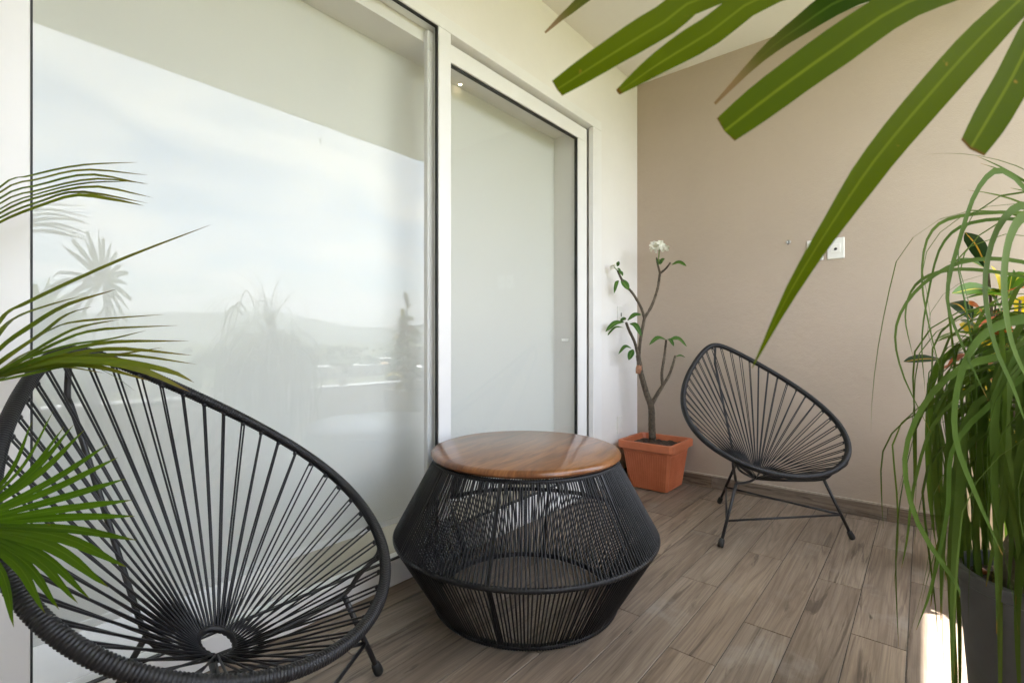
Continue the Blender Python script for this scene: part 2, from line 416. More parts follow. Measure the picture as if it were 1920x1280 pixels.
# ------------------------------------------------------------------ land outside
def land():
    t = NT('valley_land'); v = t.coord('Object'); a = t.noise(v, .004, 6, .6, .4); b = t.noise(v, .05, 5, .7)
    c = t.ramp(a, [(.3, (.045, .070, .026)), (.5, (.075, .095, .038)), (.62, (.17, .15, .085)), (.75, (.06, .085, .03))])
    c = t.mix(t.ramp(b, [(.45, grey(0)), (.7, grey(.6))]), c, (.03, .05, .02)); M['land'] = t.base(c, .95)
    t = NT('mountain_forest'); v = t.coord('Object'); a = t.noise(v, .0015, 6, .65)
    M['hill'] = t.base(t.ramp(a, [(.3, (.05, .075, .05)), (.7, (.09, .115, .075))]), .95)
    mb = MB(); n = 64
    mb.v.append((0, 0, -14)); rs = (60, 400, 2500, 9000, 14600)
    for r in rs:
        for k in range(n): mb.v.append((r * math.cos(2 * math.pi * k / n), r * math.sin(2 * math.pi * k / n), -14))
    for k in range(n):
        mb.f.append((0, 1 + k, 1 + (k + 1) % n))
        for i in range(len(rs) - 1):
            mb.f.append((1 + i * n + k, 1 + (i + 1) * n + k, 1 + (i + 1) * n + (k + 1) % n, 1 + i * n + (k + 1) % n))
    tag(mb.build('ground', M['land']), kind='structure')
    mb = MB(); na, nr = 260, 14
    for j in range(nr):
        rr = 8200 + j * 420
        for i in range(na):
            a = 2 * math.pi * i / na; p = Vector((math.cos(a) * rr, math.sin(a) * rr, 0))
            h = mnoise.fractal(p * .00035 + Vector((3.1, 8.2, 0)), .9, 2.1, 6) * .5 + .5
            ridge = math.sin(math.pi * min(1, j / (nr - 2.0))) if j < nr - 1 else 0
            mb.v.append((p.x, p.y, -20 + max(0, 120 + 560 * h) * ridge))
    for j in range(nr - 1):
        for i in range(na): mb.f.append((j * na + i, j * na + (i + 1) % na, (j + 1) * na + (i + 1) % na, (j + 1) * na + i))
    tag(mb.build('mountains', M['hill'], smooth=True), kind='structure')
    # scattered houses down in the valley and a belt of trees, seen only mirrored in the glass
    M['roof_white'] = plain('white_flat_roof', (.78, .77, .74), .7, .05, 1)
    M['roof_tan'] = plain('tan_roof', (.52, .34, .20), .8, .1, 1)
    M['house_wall'] = plain('house_render', (.55, .51, .45), .8, .08, 1)
    M['house_window'] = plain('house_window_glass', (.04, .05, .06), .15, .1, 1)
    def house(px, dist, w, d, h, roof, label):
        q = FW + (px - 960) / FPX * RT; q.y = -q.y; q.normalize()
        r = empty('house', (q.x * dist, q.y * dist, -14), R_(random.uniform(-12, 12)))
        MB().box((-w / 2, -d / 2, 0), (w / 2, d / 2, h)).build('wall', M['house_wall'], r)
        MB().box((-w / 2 - .4, -d / 2 - .4, h + .004), (w / 2 + .4, d / 2 + .4, h + .5)).build('roof', roof, r)
        for k in range(int(w // 4)):
            x = -w / 2 + 2 + k * 4
            MB().box((x - .7, d / 2 + .003, 1.2), (x + .7, d / 2 + .06, 2.6)).build('window', M['house_window'], r)
        tag(r, label, 'house', 'houses down in the valley mirrored in the glass')
    house(625, 215, 34, 14, 4.5, M['roof_white'], 'long low house with white flat roof mirrored in the window glass')
    house(715, 240, 22, 16, 4.2, M['roof_tan'], 'low house with broad tan roof mirrored in the window glass')
    house(735, 290, 26, 14, 5.0, M['roof_white'], 'white roofed hall behind the tan roofed house, mirrored in glass')
    house(560, 330, 20, 14, 4.0, M['roof_tan'], 'small far house with tan roof mirrored behind the hanging leaves')
    house(790, 190, 16, 12, 5.0, M['roof_white'], 'white roofed house mirrored beside the potted croton')
    t = NT('far_tree_foliage'); v = t.coord('Object'); n2 = t.noise(v, .6, 5, .7)
    M['far_tree'] = t.base(t.ramp(n2, [(.3, (.02, .04, .012)), (.7, (.06, .09, .03))]), .9)
    mb = MB(); rnd = random.Random(3)
    for i in range(700):
        a = rnd.uniform(-math.pi * .97, -.03); dist = rnd.uniform(130, 900) ** 1.0
        s_ = rnd.uniform(2.2, 5.5); c = (math.cos(a) * dist, math.sin(a) * dist, -14 + s_ * .8)
        b0 = len(mb.v); mb.ball(c, s_, 11, 8, (1, 1, .85))
        for k in range(b0, len(mb.v)):
            q = Vector(mb.v[k]); mb.v[k] = tuple(q + (q - Vector(c)) * (.55 * mnoise.noise(q * .5) + .35 * mnoise.noise(q * 1.4)))
    tag(mb.build('woodland', M['far_tree']), 'dark trees filling the valley mirrored in the window glass', 'woodland', kind='stuff')
land()

# ------------------------------------------------------------------ terrace shell
H = 2.73; X0 = -4.3; YP = -2.29
def shell():
    fl = tag(MB().box((X0, YP + .002, -.16), (-.002, .10, -.0025)).build('terrace_floor', M['grout']), kind='structure')
    tag(MB().box((X0, YP - .15, -3.2), (-.0, .62, -.162)).build('floor_slab', M['parapet']), kind='structure')
    # planks: wood-look tiles laid along the glass wall
    pw = .140; gap = .0026; L = .885; top = {}
    def plank_mesh(l, w):
        k = (round(l, 3), round(w, 3))
        if k not in top: top[k] = MB().box((0, 0, -.012), (k[0], k[1], 0), .0012).mesh('plank', M['plank'])
        return top[k]
    y = -1.506 - 6 * pw; rnd = random.Random(12); prev = 0
    while y < .02:
        ya = max(y, YP + .004); yb = min(y + pw - gap, .03)
        if yb - ya > .015:
            o = prev + rnd.uniform(.28, .62); prev = o
            x = X0 + .004 - (o % L)
            while x < -.02:
                xa = max(x, X0 + .004); xb = min(x + L - gap, -.016)
                if xb - xa > .02:
                    p = link('plank', plank_mesh(xb - xa, yb - ya), fl); p.location = (xa, ya, rnd.uniform(-.0004, .0004))
                x += L
        y += pw
    # tan wall with plank baseboard
    w = tag(MB().box((0, YP, -.16), (.22, .36, H)).build('end_wall', M['tan']), kind='structure')
    bb = tag(MB().box((-.0135, YP + .002, .001), (-.0005, -.0005, .083)).build('baseboard', plain('baseboard_mortar', (.42, .36, .29), .85, .1, 60)), kind='structure')
    yy = YP + .004
    while yy < -.02:
        ye = min(yy + .885, -.003)
        tm = MB().box((0, 0, -.0065), (ye - yy - .003, .074, 0), .0012).mesh('baseboard_tile', M['plank'])
        p = link('baseboard_tile', tm, bb); p.rotation_euler = (R_(90), 0, R_(-90)); p.location = (-.0202, ye - .0015, .002); yy += .885
    # white wall round the glazing: outer leaf stops at the frame, inner leaf forms the reveal
    mb = MB()
    mb.box((-.507, 0, -.003), (-.0005, .06, H - .001)); mb.box((-.712, .0605, -.003), (-.0005, .36, H - .001))
    mb.box((X0, 0, 2.297), (-.5072, .06, H - .001)); mb.box((X0, .0605, 2.185), (-.7122, .36, H - .001))
    mb.box((X0, 0, -.003), (-3.165, .06, 2.2968)); mb.box((X0, .0605, -.003), (-3.10, .36, 2.1848))
    tag(mb.build('white_wall', M['white_wall']), kind='structure')
    tag(MB().box((-.5068, -.009, .001), (-.0142, -.0006, .078), .001).build('shade_strip', plain('painted_shade', (.03, .027, .024), .5, .2)), kind='structure')  # added strip, its dark colour stands for the shade at the wall foot
    tag(MB().box((X0 - .2, YP, H + .0005), (.22, .36, H + .32)).build('ceiling', M['ceiling']), kind='structure')
    tag(MB().box((X0 - .2, YP, -.16), (X0 - .0, .36, H)).build('side_wall', M['white_wall']), kind='structure')
    tag(MB().box((X0, YP - .15, -.158), (-3.1, YP, H)).build('shading_wall', M['white_wall']), kind='structure')  # unseen full-height wall, added to keep sky light off the left end
    # room behind the blinds; big rear opening added to let light in
    mb = MB()
    mb.box((X0, 4.2, -.1), (.0, 4.3, .3)); mb.box((X0, 4.2, 2.35), (.0, 4.3, 2.6)); mb.box((X0, 4.2, .3), (X0 + .5, 4.3, 2.35)); mb.box((-.5, 4.2, .3), (0, 4.3, 2.35)); mb.box((X0 - .1, .362, -.1), (X0 - .001, 4.3, 2.6)); mb.box((.001, .362, -.1), (.1, 4.3, 2.6)); mb.box((X0, .362, 2.6), (0, 4.3, 2.7))
    tag(mb.build('room_wall', M['interior']), kind='structure')
    tag(MB().box((X0, .10, -.16), (0, 4.2, .004)).build('room_floor', M['beige_floor']), kind='structure')
shell()

def parapet():
    r = empty('balcony_parapet', (0, YP, 0)); tag(r, 'low white parapet wall with frameless glass guard along the terrace edge', 'parapet')
    MB().box((-3.099, -.15, -.158), (-.001, 0, .52), .004).build('wall', M['parapet'], r)
    MB().box((-3.099, -.165, .521), (-.001, .012, .545), .003).build('coping', M['frame'], r)
    n = 3; w = (-.02 + 3.09) / n
    for k in range(n):
        g = MB().box((-3.09 + k * w + .012, -.086, .56), (-3.09 + (k + 1) * w - .012, -.074, 1.107)).build('glass_panel', M['guard_glass'], r)
        for e in (.18, .82):
            MB().box((-3.09 + (k + e) * w - .03, -.098, .546), (-3.09 + (k + e) * w + .03, -.062, .60), .003).build('clamp', M['chrome'], g)
parapet()

# ------------------------------------------------------------------ glazing
def glazing():
    r = empty('window_unit', (-1.9, 0, 0)); tag(r, 'tall fixed glass pane in white aluminium frame left of the sliding door', 'window')
    def part(name, m, a, b, ch=.002, par=r):
        o = (-1.9, 0, 0) if par is r else (0, 0, 0)
        return MB().box((a[0] + 1.9, a[1], a[2]), (b[0] + 1.9, b[1], b[2]), ch).build(name, m, par)
    part('head_rail', M['frame'], (-3.163, -.006, 2.2385), (-.508, .058, 2.296))
    part('side_jamb', M['frame'], (-.609, -.006, .004), (-.508, .028, 2.2375))
    part('side_jamb', M['frame'], (-3.163, -.006, .004), (-3.066, .058, 2.2375))
    part('mullion', M['frame'], (-1.852, -.006, .004), (-1.782, .028, 2.2375))
    part('sill', M['frame'], (-3.065, -.006, .004), (-1.853, .058, .098))
    part('door_track', M['frame'], (-1.781, -.004, .004), (-.610, .085, .022))
    g = part('glass_pane', M['glass'], (-3.062, .006, .102), (-1.858, .012, 2.2345), 0)
    gs = .0042
    for a, b in (((-3.0655, -.001, .0985), (-3.0655 + gs, .0125, 2.238)), ((-1.8525 - gs, -.001, .0985), (-1.8525, .0125, 2.238)),
                 ((-3.0655 + gs, -.001, 2.238 - gs), (-1.8525 - gs, .0125, 2.238)), ((-3.0655 + gs, -.001, .0985), (-1.8525 - gs, .0125, .0985 + gs))):
        part('gasket', M['gasket'], a, b, 0)
    # sliding sash, set back behind the mullion
    d = empty('sliding_door', (-1.3, .05, 0)); tag(d, 'white framed sliding glass door behind the rope drum table', 'door')
    def dp(name, m, a, b, ch=.002, par=d):
        return MB().box((a[0] + 1.3, a[1] - .05, a[2]), (b[0] + 1.3, b[1] - .05, b[2]), ch).build(name, m, par)
    dp('top_rail', M['frame'], (-1.878, .034, 2.146), (-.618, .0585, 2.226)); dp('bottom_rail', M['frame'], (-1.878, .034, .025), (-.618, .0585, .112))
    dp('stile', M['frame'], (-.717, .034, .1125), (-.618, .0585, 2.1455)); dp('stile', M['frame'], (-1.878, .034, .1125), (-1.79, .0585, 2.1455))
    dp('glass_pane', M['glass'], (-1.786, .043, .116), (-.721, .049, 2.142), 0)
    for a, b in (((-.7245, .040, .113), (-.7175, .056, 2.145)), ((-1.7895, .040, .113), (-1.7825, .056, 2.145)), ((-1.7825, .040, 2.138), (-.7245, .056, 2.145)), ((-1.7825, .040, .113), (-.7245, .056, .12))):
        dp('gasket', M['gasket'], a, b, 0)
    h = dp('handle', M['white_plastic'], (-.70, .0595, .86), (-.66, .075, 1.02), .004)
    MB().tube([(-.68 + 1.3, .03, .94), (-.68 + 1.3, .055, .94), (-.79 + 1.3, .06, .94)], .008, 8).build('lever', M['white_plastic'], h)
    for nm, a, b, lab in (('roller_blind', -3.098, -1.645, 'white roller blind hanging behind the fixed pane of the window'), ('roller_blind', -1.635, -.716, 'white roller blind hanging behind the sliding door')):
        e = empty(nm, ((a + b) / 2, .21, .17)); tag(e, lab, 'blind', 'roller blinds behind the glass'); hw = (b - a) / 2
        MB().box((-hw, -.0006, .0), (hw, .0006, 2.012)).build('fabric', M['blind'], e)
        MB().box((-hw, -.006, -.025), (hw, .006, -.0005), .002).build('hem_bar', M['frame'], e)
        
    l = empty('downlight', (-1.545, .185, 2.185)); tag(l, 'small lit round downlight in the soffit above the door blind', 'downlight')
    MB().lathe([(.013, -.001), (.013, -.003), (.010, -.004)], n=20).build('bezel', M['white_plastic'], l, True)
    MB().lathe([(.009, -.0042), (.007, -.0055)], n=16).build('lens', M['lamp'], l, True)
glazing()

def plate(name, loc, rz, w, h, label, cat, hole):
    """wall plate facing +x of its own frame"""
    r = empty(name, loc, rz); tag(r, label, cat)
    MB().box((-.001 + .0015, -w / 2, -h / 2), (.009, w / 2, h / 2), .003).build('cover_plate', M['white_plastic'], r)
    ins = MB().box((.0092, -w * .27, -.024), (.0115, w * .27, .024), .001).build('insert', M['white_plastic'], r)
    if hole == 'jack': MB().lathe([(.0075, 0), (.0075, .002), (.004, .003)], n=14).build('jack', M['dark_plastic'], ins).matrix_local = Matrix.Translation((.0116, 0, -.004)) @ Matrix.Rotation(R_(90), 4, 'Y')
    if hole == 'slot': MB().box((.0116, -.006, -.012), (.0125, .006, .012)).build('slot', M['dark_plastic'], ins)
# on the tan wall (x = 0) facing -x ; on the white wall (y = 0) facing -y
plate('socket_plate', (-.0008, -1.176, 1.441), R_(180), .080, .115, 'white wall plate with a round dark jack on the tan wall', 'wall plate', 'jack')
plate('socket_plate', (-.0008, -1.078, 1.441), R_(180), .080, .115, 'white wall plate half hidden by the long palm leaf tip', 'wall plate', 'slot')
plate('switch_plate', (-.263, -.0008, 1.107), R_(-90), .07, .115, 'small white switch plate on the white wall behind the plumeria', 'wall plate', 'slot')
plate('switch_plate', (-.27, -.0008, .381), R_(-90), .07, .115, 'white low socket plate on the white wall above the terracotta pot', 'wall plate', None)
hk = empty('wall_hook', (0, -.945, 1.506)); tag(hk, 'small metal hook screwed into the tan wall', 'hook')
MB().lathe([(.012, 0), (.012, .003), (.005, .005)], n=16).build('base_plate', M['chrome'], hk).matrix_local = Matrix.Translation((-.0008, 0, 0)) @ Matrix.Rotation(R_(-90), 4, 'Y')
MB().tube([(-.004, 0, .004), (-.022, 0, .006)] + [(-.022 - .010 * math.sin(a), 0, -.006 + .012 * math.cos(a)) for a in [R_(k * 30) for k in range(0, 9)]], .0028, 7).build('hook_arm', M['chrome'], hk, True)

# ------------------------------------------------------------------ ceiling fan (mirrored in the glass)
def ceiling_fan():
    r = empty('ceiling_fan', (-1.64, -1.15, H)); tag(r, 'ceiling fan with light globe and pull chains, mirrored in the glass', 'ceiling fan')
    MB().lathe([(.02, -.06), (.065, -.045), (.075, -.001)], n=24).build('canopy', M['white_plastic'], r, 'auto')
    MB().tube([(0, 0, -.05), (0, 0, -.16)], .014, 10).build('rod', M['white_plastic'], r, True)
    MB().lathe([(.05, -.27), (.10, -.25), (.115, -.21), (.10, -.17), (.03, -.15)], n=28).build('motor', M['white_plastic'], r, True)
    for k in range(4):
        a = R_(20 + 90 * k); mb = MB()
        mb.box((.16, -.06, -.215), (.56, .06, -.207), .003); mb.box((.10, -.018, -.2255), (.22, .018, -.2155))
        b = mb.build('blade', M['white_plastic'], r); b.rotation_euler = (R_(0), 0, a)
    MB().lathe([(.004, -.385), (.06, -.37), (.10, -.33), (.11, -.29), (.06, -.271)], n=28).build('globe', M['white_plastic'], r, True)
    for s in (-1, 1):
        z1 = -.585 if s < 0 else -.53
        c = MB().tube([(s * .05, s * .04, -.28), (s * .062, s * .05, -.40), (s * .062, s * .05, z1)], .0018, 6).build('pull_chain', M['chrome'], r)
        MB().lathe([(.003, 0), (.007, .008), (.006, .028), (.002, .034)], (s * .062, s * .05, z1 - .032), 10).build('pull_knob', M['white_plastic'], c, True)
ceiling_fan()

# ------------------------------------------------------------------ rope chairs
CORD = MB().tube([(0, 0, 0), (0, 0, 1)], 1.0, 6, cap=False).mesh('cord', M['cord'], True)
def strut(name, mesh, p, q, r, parent):
    p = Vector(p); q = Vector(q); d = q - p
    o = link(name, mesh, parent)
    o.matrix_basis = Matrix.Translation(p) @ d.to_track_quat('Z', 'Y').to_matrix().to_4x4() @ Matrix.Diagonal((r, r, d.length, 1))
    return o
RIM = (.3631, .2836, .6242, .0109, .3699, .3797, -.1518, .0303)
def rim_pt(ph):
    Lu, Lz, Z0, bow, W, k1, k2, b2 = RIM
    c = math.cos(ph); a = -c
    return Vector((-Lu * a + b2 * (a * a - 1), W * math.sin(ph) * (1 + k1 * c + k2 * c * c), Z0 + Lz * a + bow * (a * a - 1)))
def make_chair():
    r = empty('rope_chair')
    dense = [rim_pt(2 * math.pi * i / 2000) for i in range(2001)]
    cum = [0.0]
    for i in range(2000): cum.append(cum[-1] + (dense[i + 1] - dense[i]).length)
    per = cum[-1]
    def by_len(s):
        s %= per; lo, hi = 0, 2000
        while hi - lo > 1:
            m = (lo + hi) // 2
            if cum[m] <= s: lo = m
            else: hi = m
        t = (s - cum[lo]) / max(1e-9, cum[lo + 1] - cum[lo]); return dense[lo].lerp(dense[lo + 1], t)
    pitch = .0062; nw = int(per / pitch); n = nw * 4
    pts = [by_len(i / n * per) for i in range(n)]
    rad = [.0122 + .0020 * (.15, .85, 1.0, .72)[i % 4] * (1 + .25 * mnoise.noise(Vector((i * .021, 3.3, 0)))) for i in range(n)]
    MB().tube(pts, rad, 10, closed=True).build('rim', M['cord'], r, True)
    hub = Vector((.015, 0, .268)); hr = .037
    hp = [hub + Vector((hr * math.cos(a), hr * 1.0 * math.sin(a), -.55 * hr * math.cos(a))) for a in [2 * math.pi * k / 40 for k in range(40)]]
    MB().tube(hp, [.0075 + .0015 * (k % 2) for k in range(40)], 8, closed=True).build('hub_ring', M['cord'], r, True)
    # cords: pairs running from the rim to the ring
    N = 46; kn = MB().ball((0, 0, 0), .0062, 7, 4).mesh('knot', M['cord'], True); rnd = random.Random(5)
    for k in range(N):
        s0 = (k + .5) / N * per
        for e in (-1, 1):
            s = s0 + e * ((.0011 if .27 < s0 / per < .44 else .0055) + rnd.uniform(-.0008, .003)); p = by_len(s)
            d2 = (p - hub); ang = math.atan2(d2.y * 1.05, d2.x) + e * .03
            h = hub + Vector((hr * math.cos(ang), hr * math.sin(ang), -.55 * hr * math.cos(ang) + (.006 if e > 0 else -.006)))
            nin = (h - p).normalized()
            strut('cord', CORD, p + nin * .006, h, .0023, r)
        pc = by_len(s0); nin = (hub - pc).normalized()
        link('knot', kn, r).location = pc + nin * .0165
    # tripod frame
    rodr = .0065
    top = rim_pt(math.pi)
    sp = [top + Vector((-.004, 0, -.008)), Vector((-.372, 0, .80)), Vector((-.352, 0, .755)), Vector((-.195, 0, .34)), Vector((-.165, 0, .275)), Vector((-.12, 0, .240)), Vector((.0, 0, .232))]
    MB().tube(spline(sp, 30), rodr, 8).build('back_rod', M['black_steel'], r, True)
    legtops = []
    for s in (-1, 1):
        p = rim_pt(s * R_(40)); 
        q = [p + Vector((0, 0, -.012)), p + Vector((-.004, -s * .006, -.045)), p + Vector((-.04, -s * .035, -.085)), Vector((.19, s * .215, .272)), Vector((.09, s * .09, .245)), Vector((0, 0, .232))]
        MB().tube(spline(q, 26), rodr, 8).build('front_rod', M['black_steel'], r, True)
    tops = [Vector((.195, -.225, .272)), Vector((.195, .225, .272)), Vector((-.16, 0, .272))]
    feet = [Vector((.242, -.331, .012)), Vector((.242, .331, .012)), Vector((-.323, 0, .012))]
    joints = []
    for t_, f_ in zip(tops, feet):
        lg = MB().tube([t_, f_], .0072, 10).build('leg', M['black_steel'], r, True)
        d = (t_ - f_).normalized()
        MB().tube([f_ + d * -.010, f_ - d * .004, f_ + d * .012, f_ + d * .026, f_ + d * .030], [.010, .0135, .0135, .0115, .009], 12).build('rubber_foot', M['rubber'], lg, True)
        joints.append(f_ + (t_ - f_) * .385)
    for a, b in ((0, 1), (1, 2), (2, 0)):
        MB().tube([joints[a], joints[b]], .0052, 8).build('stretcher', M['black_steel'], r, True)
    return r
chair = make_chair(); chair.location = (-.5035, -.8859, 0); chair.rotation_euler = (0, 0, -2.307)
tag(chair, 'black woven rope lounge chair standing against the tan wall', 'chair', 'black rope chairs on the terrace')
index_kids(chair)
c2 = copy_tree(chair); c2.location = (-2.8137, -.3427, 0); c2.rotation_euler = (0, 0, -1.0289)
tag(c2, 'black woven rope lounge chair in front of the fixed window pane under palm leaves', 'chair', 'black rope chairs on the terrace')

# ------------------------------------------------------------------ drum table
def table():
    r = empty('drum_table', (-1.812, -.433, 0), R_(8)); tag(r, 'black rope drum side table with round varnished wooden top', 'table')
    zt = .512; rt = .325; rm = .462; zm = .255; rb = .322; zb = .016
    prof = [(0.001, zt + .006), (.318, zt + .006), (.333, zt + .009), (.341, zt + .017), (.341, zt + .022), (.336, zt + .030), (.326, zt + .034), (.001, zt + .034)]
    MB().lathe(prof, n=96).build('tabletop', M['tabletop'], r, 'auto')
    def ring(name, rad, z, tr, cnt):
        n = cnt * 3
        pts = [(rad * math.cos(2 * math.pi * k / n), rad * math.sin(2 * math.pi * k / n), z) for k in range(n)]
        MB().tube(pts, [tr + (.0016 if k % 3 == 1 else 0) for k in range(n)], 8, closed=True).build(name, M['cord'], r, True)
    ring('top_ring', rt, zt - .002, .007, 240); ring('middle_ring', rm, zm, .0085, 240); ring('base_ring', rb, zb, .0095, 240)
    N = 236; rnd = random.Random(9)
    for k in range(N):
        a = 2 * math.pi * (k + rnd.uniform(-.16, .16)) / N; b = a + rnd.uniform(-.004, .004)
        e = .0055 
        strut('upper_cord', CORD, ((rt + e) * math.cos(b), (rt + e) * math.sin(b), zt - .004), ((rm + e) * math.cos(a), (rm + e) * math.sin(a), zm + .004), .0027, r)
        a2 = a + math.pi / N; b2 = a2 + rnd.uniform(-.005, .005)
        strut('lower_cord', CORD, ((rm + e) * math.cos(a2), (rm + e) * math.sin(a2), zm - .004), ((rb + e) * math.cos(b2), (rb + e) * math.sin(b2), zb + .004), .0027, r)
    for k in range(6):
        a = 2 * math.pi * k / 6 + .3
        MB().tube([(rt * math.cos(a), rt * math.sin(a), zt - .004), ((rm - .004) * math.cos(a), (rm - .004) * math.sin(a), zm), (rb * math.cos(a), rb * math.sin(a), zb)], .0065, 8).build('frame_rod', M['black_steel'], r)
    for k in range(3):
        a = math.pi * k / 3 + .3
        MB().tube([(rt * math.cos(a), rt * math.sin(a), zt - .009 - .0005 * k), (-rt * math.cos(a), -rt * math.sin(a), zt - .009 - .0005 * k)], .0035, 6).build('cross_bar', M['black_steel'], r)
table()

# ------------------------------------------------------------------ plants
def leaf_mesh(pts, wmax, prof, N=None, side=None, fold=.18, n=12):
    """pts: control points; prof: list of (t, rel width); N: facing normal"""
    P = spline(pts, n); W = []; S = []; NN = []
    for i in range(n):
        t = i / (n - 1)
        for (t0, w0), (t1, w1) in zip(prof[:-1], prof[1:]):
            if t0 <= t <= t1: w = w0 + (w1 - w0) * (t - t0) / max(1e-6, t1 - t0)
        W.append(w * wmax * (1 + .05 * mnoise.noise(Vector((t * 7, pts[-1][0] * 31, pts[-1][1] * 17)))))
        T = (P[min(i + 1, n - 1)] - P[max(i - 1, 0)]).normalized()
        nn = N[i] if isinstance(N, list) else N
        s = T.cross(nn)
        s = s.normalized() if s.length > 1e-6 else T.orthogonal().normalized()
        S.append(s); NN.append(s.cross(T).normalized())
    return MB().leaf(P, W, S, NN, fold)
BROAD = [(0, .12), (.12, .45), (.35, .92), (.55, 1), (.78, .75), (.93, .33), (1, .04)]
STRAP = [(0, .8), (.1, 1), (.6, .9), (.85, .55), (1, .06)]
NEEDLE = [(0, .5), (.15, .9), (.45, 1), (.75, .7), (1, .04)]

def pot_round(r, top, rad_t, rad_b, mat, soil_z, wall=.012):
    p = MB().lathe([(rad_b * .9, 0), (rad_b, .004), (rad_t - .006, top - .03), (rad_t, top - .026), (rad_t, top - .002), (rad_t - .003, top), (rad_t - wall, top), (rad_t - wall - .002, top - .01), (rad_t - wall - .006, soil_z - .03)], n=48, cap=True).build('pot', mat, r, 'auto')
    mb = MB(); n = 40; rs = [0, .25, .5, .75, .92, 1.0]; R0 = rad_t - wall - .001; rnd = random.Random(4)
    mb.v.append((0, 0, soil_z + .01))
    for q in rs[1:]:
        for k in range(n):
            a = 2 * math.pi * k / n; mb.v.append((R0 * q * math.cos(a), R0 * q * math.sin(a), soil_z + rnd.uniform(-.007, .009) * (q < 1)))
    for k in range(n):
        mb.f.append((0, 1 + k, 1 + (k + 1) % n))
        for i in range(len(rs) - 2): mb.f.append((1 + i * n + k, 1 + (i + 1) * n + k, 1 + (i + 1) * n + (k + 1) % n, 1 + i * n + (k + 1) % n))
    mb.build('soil', M['soil'], p)
    return p

